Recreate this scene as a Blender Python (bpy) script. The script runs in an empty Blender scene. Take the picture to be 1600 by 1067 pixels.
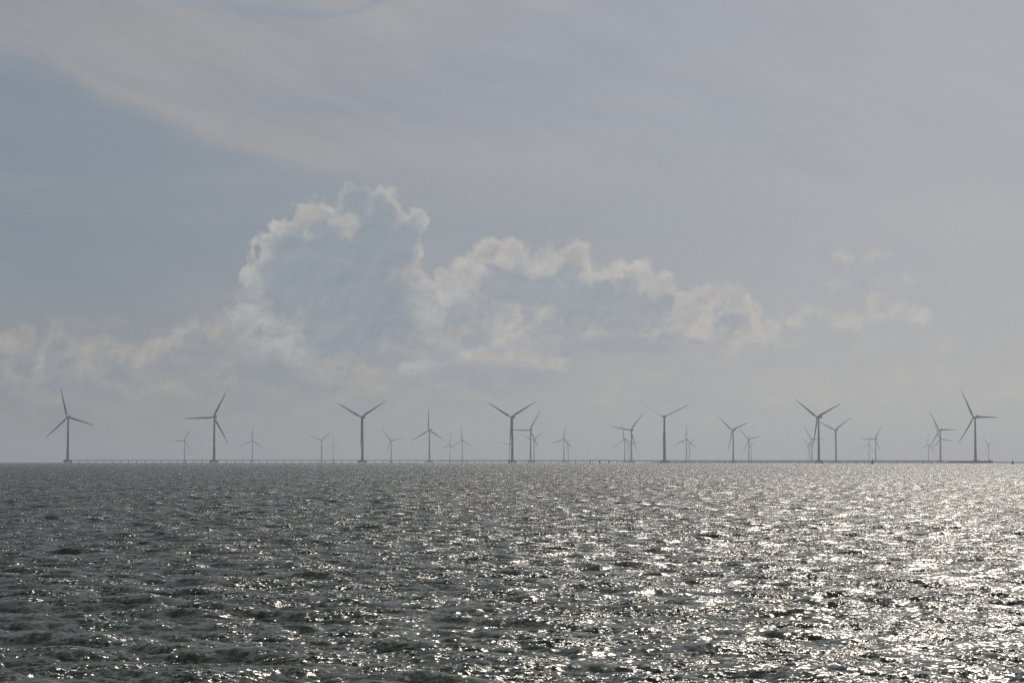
import bpy, bmesh, math, random
import numpy as np
from mathutils import Vector, Matrix
random.seed(7)
R = math.radians
sc = bpy.context.scene
col = sc.collection

# ------------------------------------------------------------------ camera
CAM_H = 3.5                       # metres above the water
EARTH = 2 * 6.371e6
FPX = 3333.0                      # focal length in pixels of a 1600 px wide frame
PITCH = math.atan((719.3 - 533.5) / FPX)
ROLL = R(0.03)
cd = bpy.data.cameras.new('camera')
cam = bpy.data.objects.new('camera', cd)
col.objects.link(cam)
cam.location = (0, 0, CAM_H)
cd.sensor_width = 36.0
cd.lens = 36.0 * FPX / 1600.0
cd.clip_start = 0.5
cd.clip_end = 60000
CM = Matrix.Rotation(R(90) + PITCH, 4, 'X') @ Matrix.Rotation(ROLL, 4, 'Z')
cam.rotation_euler = CM.to_euler()
sc.camera = cam

def ray(px, py):
    """direction of a point of the photograph (1600 x 1067) from the viewpoint"""
    v = Vector(((px - 800) / FPX, -(py - 533.5) / FPX, -1.0))
    d = CM.to_3x3() @ v
    return d.normalized()

def drop(r):                      # how far the curved sea lies below the tangent plane
    return -(r * r) / EARTH

# ------------------------------------------------------------------ light
SUN_EL, SUN_AZ = R(41), R(18.5)     # azimuth measured from the view axis to the right
sd = bpy.data.lights.new('sun', 'SUN')
sd.energy = 3.0
sd.angle = R(0.55)
sd.color = (1.0, 0.90, 0.79)
sun = bpy.data.objects.new('sun', sd)
col.objects.link(sun)
sdir = Vector((math.sin(SUN_AZ) * math.cos(SUN_EL), math.cos(SUN_AZ) * math.cos(SUN_EL), math.sin(SUN_EL)))
sun.rotation_euler = sdir.to_track_quat('Z', 'Y').to_euler()

sc.view_settings.view_transform = 'Standard'
sc.view_settings.look = 'None'
sc.view_settings.exposure = 0.0
sc.view_settings.gamma = 1.0
sc.render.engine = 'CYCLES'
sc.cycles.use_denoising = False
sc.cycles.denoiser = 'OPENIMAGEDENOISE'
sc.cycles.denoising_input_passes = 'RGB_ALBEDO_NORMAL'
sc.cycles.denoising_prefilter = 'ACCURATE'
sc.cycles.max_bounces = 5
sc.cycles.diffuse_bounces = 2
sc.cycles.glossy_bounces = 3
sc.cycles.volume_bounces = 1
sc.cycles.sample_clamp_direct = 3.2
sc.cycles.sample_clamp_indirect = 3.0
sc.cycles.pixel_filter_type = 'BLACKMAN_HARRIS'
sc.cycles.filter_width = 1.5

HAZE_D, HAZE_TOP, HAZE_C = 0.00012, 134.0, (0.31, 0.315, 0.32)
def lin(c):
    return tuple(((v / 255.0) / 12.92 if v / 255.0 <= 0.04045 else ((v / 255.0 + 0.055) / 1.055) ** 2.4) for v in c)

# ------------------------------------------------------------------ small node language
class G:
    def __init__(s, tree):
        s.t = tree; s.n = tree.nodes; s.l = tree.links
    def put(s, sock, v):
        if isinstance(v, (int, float)): sock.default_value = v
        elif isinstance(v, (tuple, list)):
            if len(sock.default_value) == 4 and len(v) == 3: v = (*v, 1)
            sock.default_value = v
        elif v is not None: s.l.new(v, sock)
    def m(s, op, a, b=None, c=None, clamp=False):
        n = s.n.new('ShaderNodeMath'); n.operation = op; n.use_clamp = clamp
        s.put(n.inputs[0], a); s.put(n.inputs[1], b); s.put(n.inputs[2], c)
        return n.outputs[0]
    def v(s, op, a, b=None, c=None, out=0, scale=None):
        n = s.n.new('ShaderNodeVectorMath'); n.operation = op
        s.put(n.inputs[0], a); s.put(n.inputs[1], b); s.put(n.inputs[2], c)
        if scale is not None: s.put(n.inputs['Scale'], scale)
        return n.outputs['Value'] if out == 'v' else n.outputs[0]
    def xyz(s, x, y, z=0.0):
        n = s.n.new('ShaderNodeCombineXYZ')
        s.put(n.inputs[0], x); s.put(n.inputs[1], y); s.put(n.inputs[2], z)
        return n.outputs[0]
    def sep(s, v):
        n = s.n.new('ShaderNodeSeparateXYZ'); s.put(n.inputs[0], v)
        return n.outputs[0], n.outputs[1], n.outputs[2]
    def ramp(s, x, a, b, lo=0.0, hi=1.0, smooth=True):
        n = s.n.new('ShaderNodeMapRange'); n.clamp = True
        n.interpolation_type = 'SMOOTHSTEP' if smooth else 'LINEAR'
        for i, q in zip(range(5), (x, a, b, lo, hi)): s.put(n.inputs[i], q)
        return n.outputs[0]
    def mix(s, f, a, b):
        n = s.n.new('ShaderNodeMix'); n.data_type = 'RGBA'; n.clamp_factor = True
        s.put(n.inputs[0], f); s.put(n.inputs[6], a); s.put(n.inputs[7], b)
        return n.outputs[2]
    def noise(s, vec, scale, detail=2.0, rough=0.5, color=False, dim='2D', norm=True):
        n = s.n.new('ShaderNodeTexNoise'); n.noise_dimensions = dim; n.normalize = norm
        s.put(n.inputs['Vector'], vec); s.put(n.inputs['Scale'], scale)
        s.put(n.inputs['Detail'], detail); s.put(n.inputs['Roughness'], rough)
        return n.outputs['Color' if color else 'Fac']
    def voro(s, vec, scale, smooth=0.3, detail=1.0):
        n = s.n.new('ShaderNodeTexVoronoi'); n.voronoi_dimensions = '2D'; n.feature = 'F1'
        s.put(n.inputs['Vector'], vec); s.put(n.inputs['Scale'], scale)
        s.put(n.inputs['Detail'], detail)
        return n.outputs['Distance']
    def curve(s, x, pts):
        n = s.n.new('ShaderNodeFloatCurve'); s.put(n.inputs['Value'], x)
        c = n.mapping.curves[0]
        c.points[0].location = pts[0]; c.points[1].location = pts[-1]
        for p in pts[1:-1]: c.points.new(*p)
        n.mapping.update()
        return n.outputs[0]

# ------------------------------------------------------------------ sky
# All cloud shapes are fixed in azimuth and elevation. Unit: 1000 px of the photograph = 0.3 rad.
def azel(px, py):
    d = ray(px, py)
    return (math.atan2(d.x, d.y) * FPX / 1000, math.asin(d.z) * FPX / 1000)

def build_sky():
    w = bpy.data.worlds.new('World'); sc.world = w; w.use_nodes = True
    w.node_tree.nodes.clear()
    g = G(w.node_tree)
    tc = g.n.new('ShaderNodeTexCoord')
    dx, dy, dz = g.sep(g.v('NORMALIZE', tc.outputs['Generated']))
    K = FPX / 1000
    X = g.m('MULTIPLY', g.m('ARCTAN2', dx, dy), K)
    Y = g.m('MULTIPLY', g.m('ARCSINE', dz), K)
    P = g.xyz(X, Y)
    HX = lambda px: azel(px, 500)[0]
    HY = lambda py: azel(800, py)[1]
    # clear part of the sky
    sky = g.n.new('ShaderNodeTexSky'); sky.sky_type = 'NISHITA'; sky.sun_disc = False
    sky.sun_elevation = SUN_EL; sky.sun_rotation = SUN_AZ
    sky.air_density = 1.0; sky.dust_density = 2.0; sky.ozone_density = 1.0
    nish = g.v('SCALE', sky.outputs[0], scale=0.05)
    # high thin veil over the whole sky
    leftright = g.ramp(X, HX(-100), HX(1500))
    base = g.mix(leftright, lin((130, 140, 151)), lin((159, 163, 171)))
    hor = g.mix(leftright, lin((145, 148, 150)), lin((168, 168, 167)))
    f = g.ramp(Y, 0.0, HY(330), 1.0, 0.0)
    f = g.m('POWER', f, 1.3)
    c = g.mix(f, base, hor)
    # upper half: lilac grey high cloud, with a warm edge
    warp1 = g.v('SUBTRACT', g.noise(g.v('MULTIPLY', P, (1.0, 2.2, 1)), 3.2, 5, 0.55, color=True), (0.5, 0.5, 0.5))
    Pv = g.v('ADD', P, g.v('MULTIPLY', warp1, (0.16, 0.075, 0)))
    VX, VY, _ = g.sep(Pv)
    x0, x1 = HX(-200), HX(1900)
    def cv(pts, VX=VX):
        # pts in px -> float curve value 0..1, returned as elevation in sky units
        q = [((azel(px, py)[0] - x0) / (x1 - x0), azel(px, py)[1]) for px, py in pts]
        t = g.m('DIVIDE', g.m('SUBTRACT', VX, x0), x1 - x0)
        return g.curve(t, q)
    edge = cv([(-200, 40), (-60, 84), (40, 100), (130, 140), (220, 185), (350, 237), (480, 270), (620, 285), (800, 300), (1000, 320), (1300, 335), (1900, 300)])
    above = g.m('SUBTRACT', VY, edge)
    edge_soft = g.ramp(VX, HX(350), HX(1000), 0.034, 0.14)
    veil = g.ramp(g.m('DIVIDE', above, edge_soft), -0.6, 1.0)
    veil_amt = g.ramp(VX, HX(800), HX(1400), 1.0, 0.35)
    lilac = g.mix(leftright, lin((139, 144, 155)), lin((158, 162, 171)))
    c = g.mix(g.m('MULTIPLY', veil, veil_amt), c, lilac)
    warm_band = g.m('MULTIPLY', veil, g.ramp(above, 0.02, 0.13, 1.0, 0.0))
    warm_band = g.m('MULTIPLY', warm_band, g.ramp(VX, HX(600), HX(1100), 0.8, 0.1))
    def ell(px, py, rx, ry, soft=1.0, vec=Pv, rot=None):
        a = azel(px, py); kx, ky = 1000 / rx, 1000 / ry
        v = g.v('MULTIPLY_ADD', vec, (kx, ky, 0), (-a[0] * kx, -a[1] * ky, 0))
        return g.ramp(g.v('LENGTH', v, out='v'), 1.0 + soft * .5, max(0.0, 1.0 - soft), 0.0, 1.0)
    wa = g.m('MULTIPLY', g.m('MAXIMUM', ell(230, 60, 420, 95, 1.0), ell(620, 10, 190, 60, 1.0)), veil)
    wa = g.m('MAXIMUM', g.m('MULTIPLY', wa, 0.8), warm_band)
    warmc = g.mix(leftright, lin((153, 153, 154)), lin((170, 170, 169)))
    c = g.mix(wa, c, warmc)
    # thin grey blue arc near the upper edge
    AX, AY, _ = g.sep(g.v('ADD', P, g.v('MULTIPLY', warp1, (0.03, 0.012, 0))))
    arc = cv([(-200, -200), (60, -6), (200, 8), (350, 19), (470, 27), (520, 28), (565, 18), (610, -4), (700, -70), (900, -300), (1900, -900)], AX)
    da = g.m('SUBTRACT', AY, arc)
    line = g.m('MULTIPLY', g.ramp(da, -0.006, 0.003), g.ramp(da, 0.002, 0.022, 1.0, 0.0))
    line = g.m('MULTIPLY', line, g.ramp(AX, HX(100), HX(520), 0.25, 0.75))
    c = g.mix(line, c, lin((140, 149, 163)))
    # pale right hand veil
    c = g.mix(g.m('MULTIPLY', ell(1700, 250, 420, 560, 1.2), 0.4), c, lin((170, 170, 171)))
    c = g.mix(g.m('MULTIPLY', ell(1560, 345, 260, 40, 1.0), 0.4), c, lin((174, 173, 172)))
    c = g.mix(g.m('MULTIPLY', ell(860, 0, 60, 16, 1.0), 0.5), c, lin((168, 166, 170)))
    # wispy streaks
    st = g.noise(g.v('MULTIPLY', Pv, (1.0, 5.0, 1.0)), 2.6, 4, 0.55)
    c = g.mix(g.m('MULTIPLY', g.ramp(st, 0.45, 0.75), 0.16), c, lin((168, 168, 169)))

    # fibres of the high cloud sheet, combed along its edge
    ca, sa = math.cos(R(-20)), math.sin(R(-20))
    fx = g.m('ADD', g.m('MULTIPLY', VX, ca), g.m('MULTIPLY', VY, sa)); fy = g.m('SUBTRACT', g.m('MULTIPLY', VY, ca), g.m('MULTIPLY', VX, sa))
    fib = g.noise(g.xyz(g.m('MULTIPLY', fx, 1.1), g.m('MULTIPLY', fy, 7.0)), 3.0, 6, 0.62)
    c = g.v('ADD', c, g.v('SCALE', (0.085, 0.08, 0.07), scale=g.m('MULTIPLY', g.m('SUBTRACT', fib, 0.5), g.m('MULTIPLY', g.ramp(veil, 0.0, 1.0, 0.35, 1.0), g.ramp(VX, HX(500), HX(1200), 1.0, 0.55)))))
    high = c
    # ---- cumulus
    n1 = g.v('SUBTRACT', g.noise(P, 11, 2, 0.5, color=True), (0.5, 0.5, 0.5))
    n2 = g.v('SUBTRACT', g.noise(P, 38, 5, 0.65, color=True), (0.5, 0.5, 0.5))
    Pc = g.v('ADD', P, g.v('ADD', g.v('SCALE', n1, scale=0.026), g.v('SCALE', n2, scale=0.009)))
    Pc = g.v('MULTIPLY', Pc, (1, 1, 0))
    b1 = g.voro(Pc, 30, 0.25, 0.0)           # billows, large and small
    b2 = g.voro(g.v('ADD', Pc, (3.3, 1.7, 0)), 75, 0.25, 0.0)
    billow = g.m('ADD', g.m('MULTIPLY', g.m('SUBTRACT', 0.42, b1), 0.020), g.m('MULTIPLY', g.m('SUBTRACT', 0.42, b2), 0.010))
    def field(blobs):
        out = None
        for b in blobs:
            px, py, rx = b[:3]; ry = b[3] if len(b) > 3 else rx
            a = azel(px, py); kx, ky = 1000 / rx, 1000 / ry
            v = g.v('MULTIPLY_ADD', Pc, (kx, ky, 0), (-a[0] * kx, -a[1] * ky, 0))
            d = g.m('MULTIPLY_ADD', g.v('LENGTH', v, out='v'), -min(rx, ry) / 1000, min(rx, ry) / 1000)
            out = d if out is None else g.m('SMOOTH_MAX', out, d, 0.006)
        return out
    tone = g.noise(g.v('MULTIPLY', Pc, (1.0, 1.5, 1.0)), 10, 4, 0.6)
    tone2 = g.noise(g.v('ADD', Pc, (5.1, 2.2, 0)), 26, 3, 0.6)
    emb = g.m('SUBTRACT', tone2, g.noise(g.v('ADD', Pc, (5.1 - 0.004, 2.2 + 0.009, 0)), 26, 3, 0.6))
    emb = g.m('ADD', emb, g.m('MULTIPLY', g.m('SUBTRACT', tone, g.noise(g.v('MULTIPLY', g.v('ADD', Pc, (-0.008, 0.02, 0)), (1.0, 1.5, 1.0)), 10, 4, 0.6)), 0.8))
    relief = g.v('SCALE', (0.20, 0.19, 0.18), scale=emb)
    def cumulus(c, bright, dark, bcol, dcol, soft, dsoft, amt=1.0, damt=1.0, fade=None, bill=1.0, rim=0.022, low=None):
        fb = g.m('MULTIPLY_ADD', billow, bill, field(bright))
        mb = g.m('MULTIPLY', g.ramp(fb, -soft * .3, soft), amt)
        if fade: mb = g.m('MULTIPLY', mb, g.ramp(Y, HY(fade[0]), HY(fade[1])))
        if dark:
            mid = tuple(x * .40 + y * .60 for x, y in zip(bcol, dcol))
            # lit along the edge, duller inside, broken up by the billows
            lit = g.m('MULTIPLY_ADD', g.m('SUBTRACT', tone2, 0.5), 0.05, fb)
            lit = g.m('MULTIPLY', g.ramp(lit, rim * 1.6, 0.002, 0.15, 1.0), g.ramp(tone, 0.2, 0.6, 0.6, 1.0))
            if low: lit = g.m('MULTIPLY', lit, g.ramp(Y, HY(low[0]), HY(low[1]), 0.05, 1.0))
            c = g.mix(mb, c, g.v('ADD', g.mix(lit, mid, bcol), relief))
            fd = g.m('MULTIPLY_ADD', billow, 0.7 * bill, field(dark))
            fd = g.m('MULTIPLY_ADD', g.m('SUBTRACT', tone, 0.5), 0.03, fd)
            md = g.m('MULTIPLY', g.ramp(fd, -dsoft * .5, dsoft), damt)
            if fade: md = g.m('MULTIPLY', md, g.ramp(Y, HY(fade[0]), HY(fade[1])))
            c = g.mix(md, c, g.v('MULTIPLY_ADD', relief, (0.35, 0.35, 0.35), dcol))
        else:
            c = g.mix(g.m('MULTIPLY', mb, g.ramp(tone2, 0.25, 0.65, 0.6, 1.0)), c, bcol)
        return c
    # low bank on the left
    c = cumulus(c,
        [(5, 530, 26), (45, 535, 28), (95, 540, 38), (160, 560, 45), (60, 585, 60, 50), (215, 560, 30), (250, 556, 38), (305, 512, 20),
         (285, 530, 28), (345, 525, 32), (400, 506, 38), (465, 492, 34), (300, 580, 45), (230, 600, 60, 40), (440, 560, 70), (120, 600, 70, 50), (540, 590, 70, 45), (340, 560, 60)],
        [(95, 570, 36, 26), (100, 548, 18), (40, 570, 20, 22), (180, 580, 30, 20), (312, 537, 26, 22), (255, 575, 26, 14), (300, 552, 26, 14), (60, 600, 60, 12), (215, 590, 50, 10), (400, 578, 40, 30), (370, 530, 22, 12)],
        lin((166, 163, 160)), lin((140, 147, 154)), 0.022, 0.014, 0.85, 0.85, (665, 560), rim=0.035)
    # small clouds on the right
    c = cumulus(c,
        [(1330, 407, 34, 13), (1354, 402, 26, 11), (1240, 500, 30, 14), (1270, 488, 17), (1325, 495, 45, 16), (1372, 484, 38, 24), (1420, 502, 40, 17), (1215, 545, 22, 6), (1205, 520, 30, 24), (1370, 445, 60, 8)],
        [(1268, 500, 13, 10), (1390, 500, 26, 10), (1250, 522, 34, 9), (1345, 448, 26, 8)],
        lin((186, 182, 178)), lin((154, 160, 167)), 0.018, 0.012, 0.82, 0.85)
    # middle clouds
    c = cumulus(c,
        [(935, 445, 34), (1060, 478, 28), (935, 430, 20), (768, 392, 27), (795, 400, 30), (742, 425, 30), (862, 395, 22), (895, 412, 36), (850, 440, 45), (972, 424, 22), (1000, 432, 28), (1032, 455, 34),
         (1080, 475, 24), (1115, 466, 22), (1150, 480, 30), (1175, 498, 18), (700, 455, 36), (662, 446, 18), (750, 485, 70), (900, 490, 80, 60), (1050, 500, 70, 45),
         (1120, 520, 60, 34), (690, 520, 60), (820, 545, 80, 40), (700, 575, 70, 36)],
        [(935, 460, 40, 26), (800, 445, 46, 30), (700, 500, 30, 20), (845, 455, 40, 34), (765, 480, 40, 18), (880, 430, 22, 26), (905, 480, 56, 46), (955, 490, 60, 36), (1000, 490, 40, 30), (1040, 470, 14, 13), (985, 446, 20, 14), (895, 425, 16, 16), (865, 515, 60, 20),
         (980, 535, 130, 12), (1050, 545, 70, 8), (1145, 500, 26, 14), (875, 545, 50, 14), (760, 585, 100, 13), (735, 530, 30, 18), (1128, 475, 12, 8)],
        lin((183, 179, 175)), lin((147, 154, 164)), 0.013, 0.011, 0.9, 0.92, (640, 560), rim=0.022)
    # the tall cumulus
    c = cumulus(c,
        [(555, 328, 40), (505, 338, 34), (597, 330, 36), (640, 352, 32), (480, 335, 24), (452, 372, 34), (430, 357, 18), (560, 400, 90), (480, 430, 80), (622, 400, 44),
         (430, 470, 62), (412, 378, 14), (398, 390, 9), (405, 430, 26), (392, 462, 28), (580, 480, 90, 80), (500, 530, 90, 60), (640, 500, 60), (645, 435, 22), (400, 520, 50)],
        [(554, 322, 33), (598, 338, 31), (634, 360, 29), (506, 354, 34, 30), (456, 388, 36, 32), (655, 362, 14, 18), (560, 400, 84, 74), (480, 430, 72, 60), (612, 400, 36, 50), (575, 480, 70, 66),
         (530, 515, 66, 50), (620, 515, 40, 34), (472, 356, 14, 14), (445, 470, 30, 34), (560, 555, 110, 16)],
        lin((187, 183, 179)), lin((139, 148, 158)), 0.009, 0.020, 0.93, 0.95, (620, 540), rim=0.014, low=(470, 380))
    # pale puffs in front of the dark face
    c = cumulus(c, [(540, 342, 30, 13), (541, 362, 16, 13), (490, 332, 26, 12)], None, lin((176, 173, 170)), None, 0.010, 0.01, 0.85, bill=0.5)
    # grey blue base patches near the horizon
    c = cumulus(c, [(440, 592, 80, 26), (400, 575, 50, 22), (480, 600, 46, 22)], None, lin((141, 148, 158)), None, 0.026, 0.01, 0.9, bill=0.6)
    c = g.mix(g.m('MULTIPLY', ell(755, 590, 130, 26, 0.8, Pc), 0.85), c, lin((147, 154, 163)))
    c = g.mix(g.m('MULTIPLY', ell(975, 536, 160, 17, 0.7, Pc), 0.85), c, lin((150, 156, 165)))
    # layered bluish undersides low over the sea
    t3 = g.noise(g.v('MULTIPLY', Pc, (0.8, 3.2, 1.0)), 6.5, 4, 0.55)
    t3m = g.m('MULTIPLY', g.m('MULTIPLY', g.ramp(t3, 0.46, 0.66), g.ramp(Y, HY(690), HY(620))), g.ramp(Y, HY(500), HY(560)))
    t3m = g.m('MULTIPLY', t3m, g.ramp(X, HX(1000), HX(1400), 0.6, 0.25))
    c = g.mix(t3m, c, g.mix(leftright, lin((137, 145, 155)), lin((158, 162, 167))))
    # haze towards the horizon
    lowf = g.ramp(Y, HY(722), HY(640), 0.9, 0.0)
    c = g.mix(lowf, c, hor)
    # fine cloud texture close to the horizon
    t2 = g.noise(g.v('MULTIPLY', Pc, (1.0, 2.2, 1.0)), 16, 5, 0.6)
    t2m = g.m('MULTIPLY', g.m('MULTIPLY', g.ramp(t2, 0.45, 0.75), g.ramp(Y, HY(735), HY(600))), g.ramp(Y, HY(430), HY(540)))
    c = g.mix(g.m('MULTIPLY', t2m, 0.30), c, g.mix(leftright, lin((163, 160, 157)), lin((178, 176, 173))))
    # brighter towards the veiled sun, above the frame
    S = tuple(sdir)
    cosang = g.v('DOT_PRODUCT', g.xyz(dx, dy, dz), S, out='v')
    glow = g.m('POWER', g.m('MAXIMUM', cosang, 0.0), 60)
    glow = g.v('SCALE', (1.0, 0.95, 0.88), scale=g.m('MULTIPLY', glow, 0.5))
    # overhead the veil is thinner and bluer
    up = g.m('MULTIPLY', g.ramp(dz, 0.23, 0.6), 0.75)
    # the air between the viewer and the sky (the haze below) has its own brightness
    el = g.m('MAXIMUM', dz, 0.030)
    T = g.m('EXPONENT', g.m('DIVIDE', -HAZE_D * HAZE_TOP, el))
    hz = g.v('SCALE', HAZE_C, scale=g.m('SUBTRACT', 1.0, T))
    def back(c):
        c = g.v('MAXIMUM', g.v('SCALE', g.v('SUBTRACT', c, hz), scale=g.m('DIVIDE', 1.0, T)), (0.02, 0.02, 0.02))
        c = g.mix(up, g.v('ADD', c, glow), (0.10, 0.135, 0.17))
        bg = g.n.new('ShaderNodeBackground'); g.put(bg.inputs[0], g.mix(0.9, nish, c))
        return bg.outputs[0]
    # the cumulus belt only reaches so high and so far round the horizon
    belt = g.m('MULTIPLY', g.m('LESS_THAN', Y, HY(255)), g.m('GREATER_THAN', Y, -0.02))
    belt = g.m('MULTIPLY', belt, g.m('GREATER_THAN', dy, 0.5))
    ms = g.n.new('ShaderNodeMixShader'); g.put(ms.inputs[0], belt)
    g.l.new(back(high), ms.inputs[1]); g.l.new(back(c), ms.inputs[2])
    out = g.n.new('ShaderNodeOutputWorld'); g.l.new(ms.outputs[0], out.inputs[0])
    w.cycles.sampling_method = 'NONE'
build_sky()

# ------------------------------------------------------------------ materials
def principled(name, colr, rough=0.5, metal=0.0, var=0.0, scale=1.0, grime=None):
    m = bpy.data.materials.new(name); m.use_nodes = True
    m.node_tree.nodes.clear(); g = G(m.node_tree)
    p = g.n.new('ShaderNodeBsdfPrincipled'); o = g.n.new('ShaderNodeOutputMaterial')
    g.l.new(p.outputs[0], o.inputs[0])
    tc = g.n.new('ShaderNodeTexCoord')
    c = tuple(colr)
    if var:
        n = g.noise(tc.outputs['Object'], scale, 5, 0.6, dim='3D')
        c2 = grime or tuple(v * (1 - var) for v in colr)
        c = g.mix(g.ramp(n, 0.4, 0.68), tuple(colr), c2)
    g.put(p.inputs['Base Color'], c)
    p.inputs['Roughness'].default_value = rough; p.inputs['Metallic'].default_value = metal
    return m
M = {}
M['paint'] = principled('tower_paint_backlit', (0.03, 0.058, 0.125), 0.6, var=0.15, scale=0.3)  # white tower: backlit shade and its blue cast put into the base colour
M['blade'] = principled('blade_gelcoat_backlit', (0.028, 0.055, 0.12), 0.6, var=0.1, scale=0.2)  # white blades coloured dark blue to stand in for being backlit
M['nacelle'] = principled('nacelle_shell_backlit', (0.028, 0.055, 0.12), 0.6, var=0.12, scale=0.5)  # base colour carries the backlit shade of a white shell
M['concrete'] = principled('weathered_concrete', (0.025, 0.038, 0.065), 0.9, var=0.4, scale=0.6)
M['steel'] = principled('galvanised_steel', (0.25, 0.27, 0.29), 0.5, 0.4, var=0.3, scale=1.5)
M['dark'] = principled('tarred_timber', (0.05, 0.06, 0.07), 0.8, var=0.3, scale=1.2)
M['buoy'] = principled('buoy_paint', (0.012, 0.016, 0.022), 0.8, var=0.4, scale=2.0)
M['rock'] = principled('breakwater_rock', (0.12, 0.12, 0.12), 0.9, var=0.4, scale=0.15)

# ------------------------------------------------------------------ object helpers
def link(o, parent=None):
    col.objects.link(o)
    if parent is not None: o.parent = parent
    return o
def obj(name, bm, mat, parent=None, smooth=False):
    me = bpy.data.meshes.new(name)
    bmesh.ops.recalc_face_normals(bm, faces=bm.faces[:])
    bm.to_mesh(me); bm.free()
    me.materials.append(mat)
    if smooth: me.polygons.foreach_set('use_smooth', [True] * len(me.polygons))
    return link(bpy.data.objects.new(name, me), parent)
def empty(name, loc, rz=0.0):
    o = bpy.data.objects.new(name, None); o.location = loc; o.rotation_euler = (0, 0, rz)
    o.empty_display_size = 5
    return link(o)
def tag(o, label=None, cat=None, group=None, kind=None):
    for k, v in (('label', label), ('category', cat), ('group', group), ('kind', kind)):
        if v: o[k] = v
    return o
def box(bm, c, s, rz=0.0, bevel=0.0):
    r = bmesh.ops.create_cube(bm, size=1.0)
    vs = r['verts']
    bmesh.ops.scale(bm, vec=s, verts=vs)
    if bevel:
        es = list({e for v in vs for e in v.link_edges})
        q = bmesh.ops.bevel(bm, geom=es, offset=bevel, segments=2, affect='EDGES', profile=0.5)
        vs = list({v for f in q['faces'] for v in f.verts} | {v for v in vs if v.is_valid})
    if rz: bmesh.ops.rotate(bm, cent=(0, 0, 0), matrix=Matrix.Rotation(rz, 3, 'Z'), verts=vs)
    bmesh.ops.translate(bm, vec=c, verts=vs)
    return vs
def rod(bm, a, b, r1, r2=None, seg=8):
    a, b = Vector(a), Vector(b); r2 = r1 if r2 is None else r2
    d = b - a
    q = bmesh.ops.create_cone(bm, cap_ends=True, segments=seg, radius1=r1, radius2=r2, depth=d.length)
    mt = Matrix.Translation((a + b) / 2) @ d.to_track_quat('Z', 'Y').to_matrix().to_4x4()
    bmesh.ops.transform(bm, matrix=mt, verts=q['verts'])
def lathe(bm, prof, seg=24):
    rings = []
    for r, z in prof:
        rings.append([bm.verts.new((r * math.cos(2 * math.pi * k / seg), r * math.sin(2 * math.pi * k / seg), z)) for k in range(seg)])
    for a, b in zip(rings, rings[1:]):
        for k in range(seg):
            bm.faces.new((a[k], a[(k + 1) % seg], b[(k + 1) % seg], b[k]))
    bm.faces.new(rings[0][::-1]); bm.faces.new(rings[-1])

# ------------------------------------------------------------------ wind turbine
HUB, BLADE, DECK = 77.5, 52.5, 5.0
OVER = 4.6                                     # rotor plane in front of the tower axis

def blade_mesh():
    bm = bmesh.new()
    N, S = 26, 14
    rings = []
    for i in range(N):
        t = i / (N - 1); z = 1.0 + t * (BLADE - 1.0)
        root = 1.05
        if t < 0.18:
            q = t / 0.18; q = q * q * (3 - 2 * q)
            ch = 2.1 * (1 - q) + 3.5 * q; th = 2.1 * (1 - q) + 0.95 * q
        else:
            q = min(1.0, (t - 0.18) / 0.82)
            ch = 3.5 * (1 - q) ** 0.85 + 0.42 * q; th = ch * (0.27 - 0.12 * q)
            q2 = 0
        tw = R(16) * (1 - t) ** 2 + R(3)
        off = ch * 0.5 - root if t > 0 else 0
        bend = -3.2 * t * t                    # bent away from the tower
        ring = []
        for k in range(S):
            a = 2 * math.pi * k / S
            x = math.cos(a) * ch / 2; y = math.sin(a) * th / 2 * (1.0 if t < 0.1 else (0.75 + 0.35 * math.cos(a)))
            x -= off * 0.55
            xr = x * math.cos(tw) - y * math.sin(tw); yr = x * math.sin(tw) + y * math.cos(tw)
            ring.append(bm.verts.new((xr, yr + bend, z)))
        rings.append(ring)
    for a, b in zip(rings, rings[1:]):
        for k in range(S): bm.faces.new((a[k], a[(k + 1) % S], b[(k + 1) % S], b[k]))
    bm.faces.new(rings[0][::-1]); bm.faces.new(rings[-1])
    return bm

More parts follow.
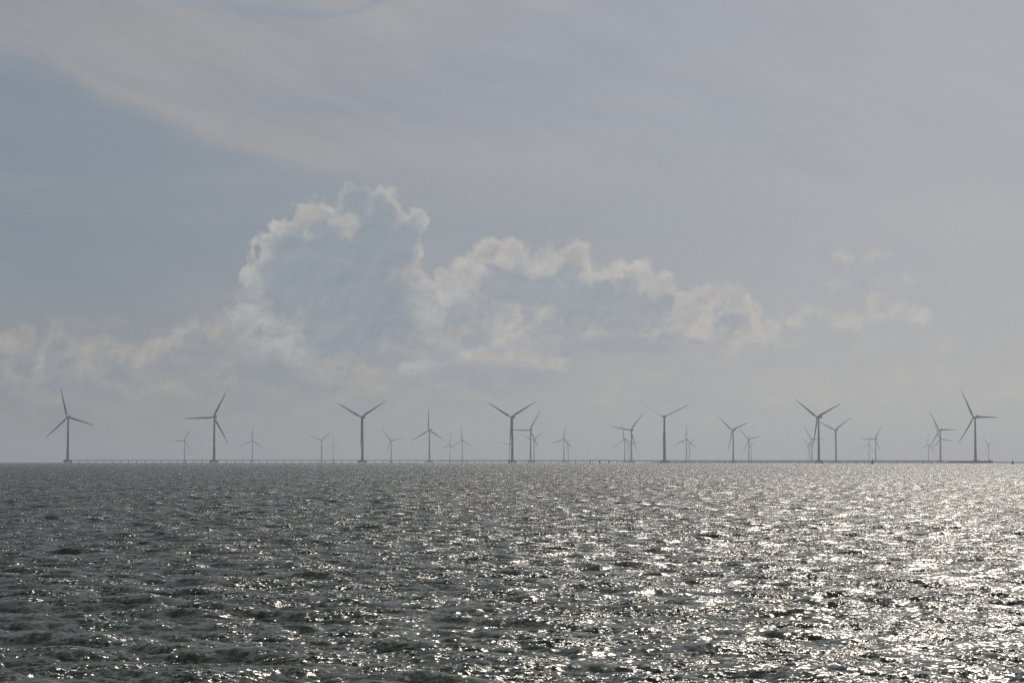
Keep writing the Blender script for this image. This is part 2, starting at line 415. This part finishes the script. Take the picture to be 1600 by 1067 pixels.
def make_turbine():
    root = empty('wind_turbine', (0, 0, 0))
    # foundation on raked piles
    bm = bmesh.new()
    lathe(bm, [(6.9, 2.2), (7.4, 2.5), (7.4, 4.5), (7.1, 4.8), (4.6, 5.2), (3.5, 6.0), (2.7, 6.6)], 28)
    plat = obj('platform', bm, M['concrete'], root)
    for k in range(8):
        a = 2 * math.pi * (k + .5) / 8
        bm = bmesh.new()
        rod(bm, (math.cos(a) * 6.6, math.sin(a) * 6.6, -3.5), (math.cos(a) * 5.4, math.sin(a) * 5.4, 2.3), 0.75, 0.75, 10)
        obj('pile', bm, M['concrete'], plat, True)
    bm = bmesh.new()
    for k in range(20):
        a = 2 * math.pi * k / 20; a2 = 2 * math.pi * (k + 1) / 20
        p, q = Vector((math.cos(a) * 6.5, math.sin(a) * 6.5, 0)), Vector((math.cos(a2) * 6.5, math.sin(a2) * 6.5, 0))
        rod(bm, p + Vector((0, 0, 4.6)), p + Vector((0, 0, 5.8)), 0.05, seg=5)
        for h in (5.2, 5.8): rod(bm, p + Vector((0, 0, h)), q + Vector((0, 0, h)), 0.04, seg=5)
    obj('railing', bm, M['steel'], plat)
    bm = bmesh.new()
    for s in (-.4, .4): rod(bm, (s, -7.3, -1.0), (s, -7.3, 5.4), 0.09, seg=6)
    for k in range(14): rod(bm, (-.4, -7.3, -0.6 + k * .42), (.4, -7.3, -0.6 + k * .42), 0.05, seg=5)
    for z in (3.2, 4.3): box(bm, (0, -7.1, z), (0.9, 0.4, 0.15))
    obj('ladder', bm, M['steel'], plat)
    # tower
    bm = bmesh.new()
    prof = [(2.5, DECK + 1.5), (2.5, DECK + 1.9), (2.15, DECK + 1.92), (2.15, 8)]
    for z in (28, 52):
        r = 2.15 + (1.3 - 2.15) * (z - 8) / (HUB - 9.6)
        prof += [(r, z - .1), (r + .05, z - .08), (r + .05, z + .08), (r - .003, z + .1)]
    prof += [(1.3, HUB - 1.9), (1.5, HUB - 1.85), (1.5, HUB - 1.5)]
    lathe(bm, prof, 28)
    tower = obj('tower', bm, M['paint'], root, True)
    bm = bmesh.new(); box(bm, (0, -2.15, DECK + 3.2), (0.95, 0.16, 2.2), bevel=0.04)
    obj('door', bm, M['steel'], tower)
    # nacelle
    bm = bmesh.new()
    secs = [(-2.6, 1.35, -1.35, 1.35), (-1.6, 1.85, -1.6, 1.9), (2.0, 1.95, -1.65, 2.05), (6.4, 1.9, -1.6, 2.05), (8.6, 1.6, -1.1, 1.95)]
    rings = []
    for y, hw, z0, z1 in secs:
        b = .45
        pts = [(-hw + b, z0), (hw - b, z0), (hw, z0 + b), (hw, z1 - b), (hw - b, z1), (-hw + b, z1), (-hw, z1 - b), (-hw, z0 + b)]
        rings.append([bm.verts.new((x, y, z)) for x, z in pts])
    for a, b in zip(rings, rings[1:]):
        for k in range(8): bm.faces.new((a[k], a[(k + 1) % 8], b[(k + 1) % 8], b[k]))
    bm.faces.new(rings[0][::-1]); bm.faces.new(rings[-1])
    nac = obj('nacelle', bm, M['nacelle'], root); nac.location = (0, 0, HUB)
    bm = bmesh.new()
    box(bm, (0, 6.4, 3.0), (3.3, 1.9, 1.9), bevel=0.12)
    for s in (-1.4, 1.4): box(bm, (s, 6.4, 2.06), (0.2, 1.6, 0.3))
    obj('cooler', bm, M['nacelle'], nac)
    bm = bmesh.new(); rod(bm, (0.9, 4.2, 1.95), (0.9, 4.2, 3.6), .07, .05); rod(bm, (0.4, 4.2, 3.4), (1.4, 4.2, 3.4), .05)
    obj('wind_vane', bm, M['steel'], nac)
    # hub and blades
    bm = bmesh.new()
    lathe(bm, [(1.3, -1.5), (1.55, -1.2), (1.7, 0), (1.5, 1.1), (1.0, 1.9), (.4, 2.35), (.05, 2.45)], 20)
    bmesh.ops.rotate(bm, cent=(0, 0, 0), matrix=Matrix.Rotation(R(90), 3, 'X'), verts=bm.verts[:])
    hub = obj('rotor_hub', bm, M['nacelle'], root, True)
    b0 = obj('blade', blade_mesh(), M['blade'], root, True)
    blades = [b0]
    for k in range(2):
        c = b0.copy(); link(c); c.parent = root; blades.append(c)
    return root

def copy_tree(o, parent=None):
    c = o.copy(); col.objects.link(c)
    if parent is not None: c.parent = parent
    for ch in list(o.children): copy_tree(ch, c)
    return c

def pose(root, az, yaw, theta, feather=0.0, fat=1.0):
    """turn the rotor: yaw from the line of sight, theta = angle of one blade in the rotor plane"""
    root.rotation_euler = (0, 0, -az)
    Y = Matrix.Translation((0, 0, HUB)) @ Matrix.Rotation(-yaw, 4, 'Z')
    T = Y @ Matrix.Rotation(R(-4), 4, 'X')        # shaft tilt: rotor leans back
    k = 0
    for ch in root.children:
        n = ch.name.split('.')[0]
        if n == 'nacelle': ch.matrix_local = Y
        elif n == 'rotor_hub': ch.matrix_local = T @ Matrix.Translation((0, -OVER, 0))
        elif n == 'blade':
            phi = R(90) - (theta + k * 2 * math.pi / 3); k += 1
            ch.matrix_local = T @ Matrix.Translation((0, -OVER, 0)) @ Matrix.Rotation(phi, 4, 'Y') @ Matrix.Rotation(feather, 4, 'Z')
        elif n == 'tower' and fat != 1.0: ch.scale = (fat, fat, 1)

def range_for(px, py, height):
    d = ray(px, py); t = d.z / math.hypot(d.x, d.y)
    H = height - CAM_H
    r = (-t + math.sqrt(t * t + 4 * H / EARTH)) / (2 / EARTH)
    return r, math.atan2(d.x, d.y)

# x, hub y, blade angle, yaw, feather, label
ROW1 = [
 (106.5, 652, 104.6, 21, 0, 'large wind turbine farthest left, at the left end of the walkway'),
 (335, 652, 63, 20, 0, 'large wind turbine second from the left, one blade pointing level to the left'),
 (566.5, 652, 31.7, 23, 0, 'large Y-bladed wind turbine below the tall cloud, third large one from the left'),
 (800.5, 652, 30, 23, 0, 'large Y-bladed wind turbine in the middle, just left of a mid-sized one'),
 (1038, 652, 29, 3, 62, 'large wind turbine with very thin feathered blades and a thicker looking tower'),
 (1279, 652, 25, 33, 0, 'large Y-bladed wind turbine overlapping two paler ones, second large one from the right'),
 (1523.5, 652, -1, 37, 0, 'large wind turbine farthest right, standing on the long dark jetty'),
]
ROW2 = [
 (671, 672, 91, 25, 0, 'mid-sized wind turbine with one blade straight up, left of the large middle turbine'),
 (829, 672, 60, 23, 0, 'mid-sized wind turbine just right of the large middle turbine, one blade level'),
 (986.5, 672, 50, 25, 0, 'mid-sized wind turbine just left of the large thin-bladed turbine'),
 (1145.5, 672, 21, 33, 0, 'mid-sized Y-bladed wind turbine right of the large thin-bladed one, standing clear of the large ones'),
 (1306, 672, 34.5, 27, 0, 'mid-sized Y-bladed wind turbine just right of the second large turbine from the right'),
 (1469, 672, 1, 33, 0, 'mid-sized wind turbine beside the left end of the long dark jetty'),
]
ROW3 = [
 (288.5, 688, 62, 15, 0, 'small pale wind turbine left of the second large turbine'),
 (394.5, 688, 88, 18, 0, 'small pale wind turbine with one blade upright, right of the second large turbine'),
 (502.5, 688, 38, 18, 0, 'small pale Y-bladed wind turbine left of the third large one, taller of a pair'),
 (611.5, 688, 10, 20, 0, 'small pale wind turbine right of the third large turbine'),
 (722.3, 688, 93, 20, 0, 'small pale wind turbine left of the large middle one, taller of a pair'),
 (834.5, 687.5, 38, 22, 0, 'small pale wind turbine close behind the mid-sized one beside the large middle turbine'),
 (881, 686.2, 80, 22, 0, 'small pale wind turbine halfway between the large middle turbine and the thin-bladed one'),
 (976, 686.2, 98, 24, 0, 'small pale wind turbine close left of the mid-sized turbine beside the thin-bladed one'),
 (1072.5, 686.2, 86, 25, 0, 'small pale wind turbine with one blade upright, right of the large thin-bladed turbine'),
 (1170, 686.2, 12, 26, 0, 'small pale wind turbine right of the mid-sized Y-bladed one, taller of a pair'),
 (1268.5, 686, 2, 28, 0, 'small pale wind turbine behind the second large one from the right, taller of two'),
 (1368, 685.6, 60, 30, 0, 'small pale wind turbine behind the left buoy, one blade level to the left'),
 (1469.8, 686, -8, 30, 0, 'small pale wind turbine hidden behind the mid-sized turbine beside the jetty'),
]
ROW4 = [
 (520.8, 695.4, 90, 20, 0, 'tiny faint wind turbine left of the third large turbine, shorter of a close pair'),
 (703, 695, 82, 20, 0, 'tiny faint wind turbine close left of a small pale one, left of the middle turbine'),
 (796, 695, 43, 20, 0, 'tiny faint wind turbine almost hidden behind the large middle turbine'),
 (888.3, 695, 30, 80, 70, 'tiny faint edge-on wind turbine just right of a small pale one, right of middle'),
 (982.6, 695, 15, 22, 0, 'tiny faint wind turbine squeezed between a small and a mid-sized one'),
 (1077.3, 694.6, 42, 25, 0, 'tiny faint wind turbine just right of the upright-bladed small one'),
 (1173.7, 694.6, 0, 70, 60, 'tiny faint edge-on wind turbine, shorter of a pair right of a mid-sized Y-bladed one'),
 (1265, 694.6, 25, 25, 0, 'tiny faint wind turbine just left of the second large turbine from the right'),
 (1357.6, 694.8, 75, 28, 0, 'tiny faint wind turbine left of the left buoy, shorter of a close pair'),
 (1450.6, 694.8, 88, 28, 0, 'tiny faint wind turbine left of the mid-sized turbine beside the jetty'),
 (1544.8, 694.2, 12, 45, 0, 'tiny faint wind turbine behind the right end of the long dark jetty'),
]
proto = make_turbine()
SITES = {}
first = True
for rn, row in enumerate((ROW1, ROW2, ROW3, ROW4)):
    rows = []
    for (px, hy, th, yaw, fe, lab) in row:
        # straight rows: use the average range of the row
        rows.append(range_for(px, hy, HUB))
    for (px, hy, th, yaw, fe, lab), (r, az) in zip(row, rows):
        o = proto if first else copy_tree(proto)
        first = False
        o.location = (r * math.sin(az), r * math.cos(az), drop(r))
        pose(o, az, R(yaw), R(th), R(fe), 1.12 if px == 1038 else 1.0)
        tag(o, lab, 'wind turbine', 'wind turbines standing in the sea')
        SITES[(rn, px)] = o
P1 = [SITES[(0, t[0])].location.copy() for t in ROW1]
P2 = [SITES[(1, t[0])].location.copy() for t in ROW2]
last = SITES[(0, 1523.5)]

# ------------------------------------------------------------------ walkways between the turbines
post_me = None
def walkway(a, b, label, group, gap0=6.6, gap1=6.6, spacing=14.0, arch=None):
    global post_me
    a, b = Vector(a), Vector(b)
    d = b - a; L = math.hypot(d.x, d.y); ang = math.atan2(d.y, d.x)
    base = (a + b) / 2
    root = empty('walkway', base, ang)
    x0, x1 = -L / 2 + gap0, L / 2 - gap1
    n = max(2, round((x1 - x0) / spacing))
    sl = d.z / L
    def z(x):
        v = sl * x
        if arch: v += arch[2] * math.exp(-((x - arch[0]) / arch[1]) ** 4)
        return v
    bm = bmesh.new()
    K = n * 3
    sec = [(-1.3, 4.05), (1.3, 4.05), (1.3, 4.85), (-1.3, 4.85)]
    rings = []
    for k in range(K + 1):
        x = x0 + (x1 - x0) * k / K
        rings.append([bm.verts.new((x, y, h + z(x))) for y, h in sec])
    for p, q in zip(rings, rings[1:]):
        for k in range(4): bm.faces.new((p[k], p[(k + 1) % 4], q[(k + 1) % 4], q[k]))
    bm.faces.new(rings[0][::-1]); bm.faces.new(rings[-1])
    obj('deck', bm, M['concrete'], root)
    bm = bmesh.new()
    for s in (-1.25, 1.25):
        for h in (5.4, 5.95):
            for k in range(K):
                xa = x0 + (x1 - x0) * k / K; xb = x0 + (x1 - x0) * (k + 1) / K
                rod(bm, (xa, s, h + z(xa)), (xb, s, h + z(xb)), 0.05, seg=4)
        for k in range(K * 2 + 1):
            xa = x0 + (x1 - x0) * k / (2 * K)
            rod(bm, (xa, s, 4.8 + z(xa)), (xa, s, 5.98 + z(xa)), 0.05, seg=4)
    obj('railing', bm, M['steel'], root)
    for k in range(n + 1):
        x = x0 + (x1 - x0) * k / n
        if arch and abs(x - arch[0]) < arch[1] * 0.95: continue
        if post_me is None:
            bm = bmesh.new()
            for s in (-.95, .95): rod(bm, (0, s, -3.5), (0, s, 3.7), 0.38, 0.38, 8)
            box(bm, (0, 0, 3.87), (0.95, 2.9, 0.33))
            o = obj('post', bm, M['concrete'], root); post_me = o.data
        else:
            o = link(bpy.data.objects.new('post', post_me), root)
        o.location = (x, 0, z(x))
    if arch:
        for f in (-0.8, 0.05, 0.85):
            x = arch[0] + f * arch[1]
            bm = bmesh.new()
            for s in (-1.2, 1.2): rod(bm, (x, s, -3.5), (x, s, 2.6 + z(x)), 1.0, 1.0, 12)
            box(bm, (x, 0, 3.31 + z(x)), (2.6, 3.8, 1.46), bevel=0.1)
            obj('pier', bm, M['concrete'], root)
    return tag(root, label, 'walkway', group)
names = ['first walkway stretch, linking the two leftmost large turbines above the open water',
         'walkway stretch from the second to the third large turbine',
         'walkway stretch from the third large turbine to the middle one',
         'walkway stretch right of the middle turbine, with three thick piers under a slight rise',
         'walkway stretch right of the large thin-bladed turbine',
         'last walkway stretch, running past the left buoy to the dark jetty']
for k in range(6):
    arch = None
    if k == 3:
        f = (936 - 800.5) / (1038 - 800.5); Ls = (P1[4] - P1[3]).length
        arch = ((f - .5) * Ls, 17.5 / (1038 - 800.5) * Ls, 0.55)
    walkway(P1[k], P1[k + 1], names[k], 'walkways of the front row of turbines', gap1=47 if k == 5 else 6.6, arch=arch)
names2 = ['paler rear walkway stretch between the first and second mid-sized turbines',
          'paler rear walkway stretch between the second and third mid-sized turbines',
          'paler rear walkway stretch behind the large thin-bladed turbine',
          'paler rear walkway stretch behind the second large turbine from the right',
          'paler rear walkway stretch behind the left buoy, ending beside the dark jetty']
for k in range(5):
    walkway(P2[k], P2[k + 1], names2[k], 'walkways of the second row of turbines')

# ------------------------------------------------------------------ jetty under the right hand turbine
def jetty():
    mpp = 1.0 / FPX * math.hypot(last.location.x, last.location.y)
    xl, xr = -(1523.5 - 1483) * mpp, (1549.5 - 1523.5) * mpp
    az = math.atan2(last.location.x, last.location.y)
    root = empty('jetty', last.location.copy(), -az)
    W = xr - xl; cx = (xl + xr) / 2
    bm = bmesh.new()
    # deck slab in front of and around the turbine foundation
    box(bm, (cx, -9.5, 3.6), (W, 4.4, 1.9), bevel=0.12)
    box(bm, (xl + (W * .28) / 2, 2.0, 3.58), (W * .28, 18.4, 1.86))
    box(bm, (xr - 8, 2.0, 3.58), (16, 18.4, 1.86))
    obj('deck', bm, M['concrete'], root)
    bm = bmesh.new()
    n = 15
    box(bm, (cx, -11.9, 2.5), (W - .4, 0.3, 3.4))
    obj('fender_wall', bm, M['dark'], root)
    for k in range(n):
        x = xl + 1 + (W - 2) * k / (n - 1)
        bm = bmesh.new(); rod(bm, (x, -12.5, -3), (x, -12.5, 4.9), 0.42, 0.42, 10)
        obj('pile', bm, M['dark'], root, True)
    for k in range(5):
        x = xl + 4 + (W - 8) * k / 4
        bm = bmesh.new(); rod(bm, (x, -9, 4.5), (x, -9, 5.1), 0.3, 0.22, 10); rod(bm, (x, -9, 5.1), (x, -9, 5.25), 0.4, 0.4, 10)
        obj('bollard', bm, M['steel'], root)
    bm = bmesh.new(); box(bm, (xr - 6, -8.8, 5.35), (3.2, 2.2, 1.6), bevel=0.08)
    box(bm, (xr - 6, -8.8, 6.2), (3.6, 2.6, 0.14))
    obj('equipment_hut', bm, M['concrete'], root)
    return tag(root, 'long low dark jetty at the foot of the farthest right large turbine', 'jetty')
jetty()

# ------------------------------------------------------------------ breakwater far behind
def breakwater():
    r = 6400.0
    a0, a1 = azel(1010, 722)[0] * 1000 / FPX, azel(1900, 722)[0] * 1000 / FPX
    bm = bmesh.new()
    N = 420; rings = []
    rnd = random.Random(3)
    for k in range(N + 1):
        a = a0 + (a1 - a0) * k / N
        t = min(1.0, k / 10)
        row = []
        for dr, h in ((-9, -3), (-4.5, 1.2), (-2, 4.0), (2, 4.1), (5, 1.1), (9, -3)):
            rr = r + dr + rnd.uniform(-.7, .7); hh = (h + rnd.uniform(-.35, .35)) * (t if h > 0 else 1)
            row.append(bm.verts.new((rr * math.sin(a), rr * math.cos(a), drop(r) + hh)))
        rings.append(row)
    for p, q in zip(rings, rings[1:]):
        for k in range(5): bm.faces.new((p[k], p[k + 1], q[k + 1], q[k]))
    o = obj('breakwater', bm, M['rock'])
    tag(o, 'faint low breakwater line on the horizon reaching the right edge', 'breakwater')
breakwater()

# ------------------------------------------------------------------ buoys
def buoy(px, py, scale, label, tilt):
    d = ray(px, py); t = -d.z / math.hypot(d.x, d.y)
    r = (t - math.sqrt(t * t - 4 * CAM_H / EARTH)) / (2 / EARTH)      # where the sight line meets the sea
    az = math.atan2(d.x, d.y)
    root = empty('buoy', (r * math.sin(az), r * math.cos(az), drop(r)), -az)
    root.rotation_euler = (R(tilt), R(tilt * .6), -az)
    root.scale = (scale,) * 3
    bm = bmesh.new(); lathe(bm, [(1.2, -.9), (1.75, -.5), (1.8, .45), (1.65, .62), (.9, .8)], 20)
    obj('float', bm, M['buoy'], root, False)
    bm = bmesh.new()
    for k in range(4):
        a = math.pi / 4 + k * math.pi / 2
        rod(bm, (1.3 * math.cos(a), 1.3 * math.sin(a), .6), (.42 * math.cos(a), .42 * math.sin(a), 4.0), .1, .08, 6)
    for z, rr in ((1.6, 1.06), (2.8, .75), (4.0, .45)):
        for k in range(4):
            a = math.pi / 4 + k * math.pi / 2; b = a + math.pi / 2
            rod(bm, (rr * math.cos(a), rr * math.sin(a), z), (rr * math.cos(b), rr * math.sin(b), z), .07, .07, 5)
    lathe(bm, [(1.15, .82), (1.1, 1.3), (.45, 3.4), (.3, 3.7)], 12)
    tw = obj('frame', bm, M['buoy'], root)
    bm = bmesh.new(); rod(bm, (0, 0, 3.9), (0, 0, 4.3), .34, .34, 12); rod(bm, (0, 0, 4.3), (0, 0, 4.75), .22, .14, 12)
    obj('lantern', bm, M['steel'], root)
    bm = bmesh.new(); rod(bm, (0, 0, 4.7), (0, 0, 5.3), .05, .05, 6); rod(bm, (0, 0, 5.1), (0, 0, 5.8), .36, .02, 12)
    obj('top_mark', bm, M['buoy'], root)
    return tag(root, label, 'buoy', 'navigation buoys on the water')
buoy(1363.3, 724.9, 1.3, 'dark conical buoy below a small pale turbine, the larger and left of the two buoys', 3)
buoy(1582.5, 725.0, 1.1, 'dark conical buoy near the right edge, beyond the end of the jetty', -4)

# ------------------------------------------------------------------ water: real waves from a directional spectrum
def tile(size, n, seed, peak, hs, wind, lo, hi, spread=2.0):
    """one periodic patch of sea: height, horizontal shift x and y, for wavelengths lo..hi"""
    rs = np.random.RandomState(seed)
    k1 = 2 * np.pi * np.fft.fftfreq(n, size / n)
    kx, ky = np.meshgrid(k1, k1, indexing='ij')
    k = np.hypot(kx, ky); k[0, 0] = 1e-9
    kp = 2 * np.pi / peak
    S = np.exp(-1.25 * (kp / k) ** 2) / k ** 4
    S *= 1.0 + 1.5 * np.exp(-((k - kp) / (.22 * kp)) ** 2)
    c = (kx * math.cos(wind) + ky * math.sin(wind)) / k
    S *= np.where(c > 0, np.abs(c) ** spread, 0.08 * np.abs(c) ** spread) + 0.05
    full = S.copy(); full[0, 0] = 0
    w = ((2 * np.pi / k >= lo) & (2 * np.pi / k < hi)).astype(float)
    S = S * w; S[0, 0] = 0
    norm = (hs / 4) ** 2 / full.sum()
    A = np.sqrt(S * norm / 2) * (rs.randn(n, n) + 1j * rs.randn(n, n))
    f = lambda B: np.real(np.fft.ifft2(B)) * n * n * math.sqrt(2)
    return f(A), f(1j * kx / k * A), f(1j * ky / k * A), size
def sample(t, x, y):
    H, DX, DY, size = t; n = H.shape[0]
    u = (x / size * n) % n; v = (y / size * n) % n
    i = np.floor(u).astype(np.int32); j = np.floor(v).astype(np.int32)
    fu = u - i; fv = v - j; i %= n; j %= n; i2 = (i + 1) % n; j2 = (j + 1) % n
    w00, w10, w01, w11 = (1 - fu) * (1 - fv), fu * (1 - fv), (1 - fu) * fv, fu * fv
    return [a[i, j] * w00 + a[i2, j] * w10 + a[i, j2] * w01 + a[i2, j2] * w11 for a in (H, DX, DY)]

WIND = R(-97)      # waves run towards the viewer, slightly across
WAVES = [  # size, n, seed, lo, hi, rotation of the patch
    (97.0, 512, 1, 2.2, 99, 0.0),
    (61.0, 512, 2, 1.0, 2.2, 0.35),
    (37.0, 1024, 3, 0.42, 1.0, -0.5),
    (17.0, 1024, 4, 0.13, 0.42, 0.8),
]
HS, PEAK, CHOP = 0.235, 2.9, 1.0
def build_water():
    ys = [6.0]
    while ys[-1] < 15000:
        d = ys[-1]
        if d < 30: s = 0.25
        else: s = max(0.045, 0.0016 * d) if d < 300 else (0.48 * (d / 300) ** 0.62 if d < 1400 else 0.035 * (d - 1300) + .9)
        ys.append(d + s)
    ys = np.array(ys)
    nc = 760
    u = np.linspace(-1, 1, nc)
    side = np.array([1.03, 1.08, 1.2, 1.5, 2.2, 4.0])
    u = np.concatenate([-side[::-1], u, side])
    width = 0.265 * ys + 6.0
    Xg = width[:, None] * u[None, :]
    Yg = np.repeat(ys[:, None], len(u), 1)
    sp = np.gradient(ys)                                   # spacing in depth
    spx = width * 2 / nc
    x, y = Xg.ravel(), Yg.ravel()
    Z = np.zeros_like(x); DX = np.zeros_like(x); DY = np.zeros_like(x)
    lost = np.zeros(len(ys))
    edge = np.clip((1.02 - np.abs(u)) / 0.02, 0, 1)
    for (size, n, seed, lo, hi, rot) in WAVES:
        t = tile(size, n, seed, PEAK, HS, WIND - rot, lo, hi, 6.0 if lo > 2 else 3.5 if lo > .9 else 2.0)
        top = min(hi, 5.0)
        res = np.maximum(sp, spx)
        wgt = np.clip((lo * 1.3 - res) / (lo * 0.9), 0, 1)  # keep a band only where the mesh can carry it
        dh = t[0]; sl = np.var(np.diff(dh, axis=0) / (size / n)) + np.var(np.diff(dh, axis=1) / (size / n))
        lost += sl / 2 * (1 - wgt ** 2)
        W = (wgt[:, None] * edge[None, :]).ravel()
        act = W > 0
        c, s = math.cos(rot), math.sin(rot)
        xr = c * x[act] + s * y[act]; yr = -s * x[act] + c * y[act]
        h, hx, hy = sample(t, xr, yr)
        Z[act] += W[act] * h
        DX[act] -= W[act] * CHOP * (c * hx - s * hy)
        DY[act] -= W[act] * CHOP * (s * hx + c * hy)
        print('band', lo, hi, 'slope', math.sqrt(sl / 2))
    rr = (x * x + y * y)
    co = np.stack([x + DX, y + DY, Z - rr / EARTH], 1).astype(np.float32)
    nr, ncol = Yg.shape
    idx = np.arange(nr * ncol).reshape(nr, ncol)
    q = np.stack([idx[:-1, :-1], idx[:-1, 1:], idx[1:, 1:], idx[1:, :-1]], -1).reshape(-1, 4)
    me = bpy.data.meshes.new('sea_water')
    me.vertices.add(len(co)); me.vertices.foreach_set('co', co.ravel())
    me.loops.add(q.size); me.loops.foreach_set('vertex_index', q.ravel().astype(np.int32))
    me.polygons.add(len(q)); me.polygons.foreach_set('loop_start', np.arange(0, q.size, 4, dtype=np.int32))
    me.polygons.foreach_set('loop_total', np.full(len(q), 4, dtype=np.int32))
    me.polygons.foreach_set('use_smooth', np.ones(len(q), dtype=bool))
    me.update(calc_edges=True)
    at = me.attributes.new('fine_waves', 'FLOAT', 'POINT')   # slope of the waves too fine for the mesh
    at.data.foreach_set('value', np.repeat(np.sqrt(lost), ncol).astype(np.float32))
    print('water', nr, ncol, len(co), 'lost', math.sqrt(lost[0]), math.sqrt(lost[len(lost)//2]), math.sqrt(lost[-1]))
    o = link(bpy.data.objects.new('sea_water', me))
    o['kind'] = 'structure'
    return o

def water_material():
    m = bpy.data.materials.new('sea_water'); m.use_nodes = True
    m.node_tree.nodes.clear(); g = G(m.node_tree)
    p = g.n.new('ShaderNodeBsdfPrincipled'); o = g.n.new('ShaderNodeOutputMaterial')
    g.l.new(p.outputs[0], o.inputs[0])
    geo = g.n.new('ShaderNodeNewGeometry'); pos = geo.outputs['Position']
    at = g.n.new('ShaderNodeAttribute'); at.attribute_name = 'fine_waves'; lost = at.outputs['Fac']
    half = (0.5, 0.5, 0.5)
    # slopes of waves the mesh cannot carry
    pos2 = g.v('MULTIPLY', pos, (1, 1, 0))
    a = g.v('SUBTRACT', g.noise(g.v('MULTIPLY', pos2, (0.7, 1.2, 0)), 1.3, 2, 0.6, color=True), half)
    a = g.v('SCALE', g.v('ADD', a, (0, -0.09, 0)), scale=g.m('MULTIPLY', lost, 7.0))  # waves steeper on the shoreward side
    # groups of steeper waves, long across the wind
    grp = g.noise(g.v('MULTIPLY', pos2, (0.8, 0.03, 0)), 1.0, 3, 0.65)
    a = g.v('ADD', a, g.xyz(0, g.m('MULTIPLY', g.m('SUBTRACT', grp, 0.5), g.m('MULTIPLY', lost, 4.0)), 0))
    mid = g.noise(g.v('MULTIPLY', pos2, (1.5, 0.5, 0)), 1.0, 4, 0.7)
    a = g.v('ADD', a, g.xyz(0, g.m('MULTIPLY', g.m('SUBTRACT', mid, 0.52), 1.0), 0))
    # small ripples, present everywhere, much steeper in gusty patches
    gn = g.noise(g.v('MULTIPLY', pos2, (0.55, 0.9, 0)), 0.9, 4, 0.65)
    gust = g.ramp(gn, 0.38, 0.68, 0.6, 2.2)
    b = g.v('SUBTRACT', g.noise(g.v('MULTIPLY', pos2, (0.85, 1.0, 0)), 9.5, 2, 0.7, color=True), half)
    b = g.v('SCALE', b, scale=g.m('MULTIPLY', gust, RIPPLE))
    s = g.v('MULTIPLY', g.v('ADD', a, b), (1, 1, 0))
    N = g.v('NORMALIZE', g.v('ADD', geo.outputs['Normal'], s))
    g.put(p.inputs['Normal'], N)
    turb = g.noise(pos2, 0.12, 3, 0.5)
    g.put(p.inputs['Base Color'], g.mix(turb, (0.040, 0.050, 0.036), (0.054, 0.064, 0.046)))
    p.inputs['Roughness'].default_value = 0.235
    p.inputs['IOR'].default_value = 1.333
    return m
RIPPLE = 1.42
water = build_water()
water.data.materials.append(water_material())

# ------------------------------------------------------------------ haze
def haze():
    bm = bmesh.new()
    box(bm, (0, 7700, (HAZE_TOP - 30) / 2), (20000, 16600, HAZE_TOP + 30))
    bmesh.ops.recalc_face_normals(bm, faces=bm.faces[:])
    me = bpy.data.meshes.new('haze'); bm.to_mesh(me); bm.free()
    m = bpy.data.materials.new('haze'); m.use_nodes = True; m.node_tree.nodes.clear()
    g = G(m.node_tree)
    v = g.n.new('ShaderNodeVolumePrincipled'); o = g.n.new('ShaderNodeOutputMaterial')
    v.inputs['Color'].default_value = (0.57, 0.625, 0.70, 1)
    v.inputs['Density'].default_value = HAZE_D
    v.inputs['Anisotropy'].default_value = 0.5
    g.l.new(v.outputs[0], o.inputs['Volume'])
    me.materials.append(m)
    h = link(bpy.data.objects.new('haze', me)); h['kind'] = 'stuff'
    h.display_type = 'WIRE'
haze()
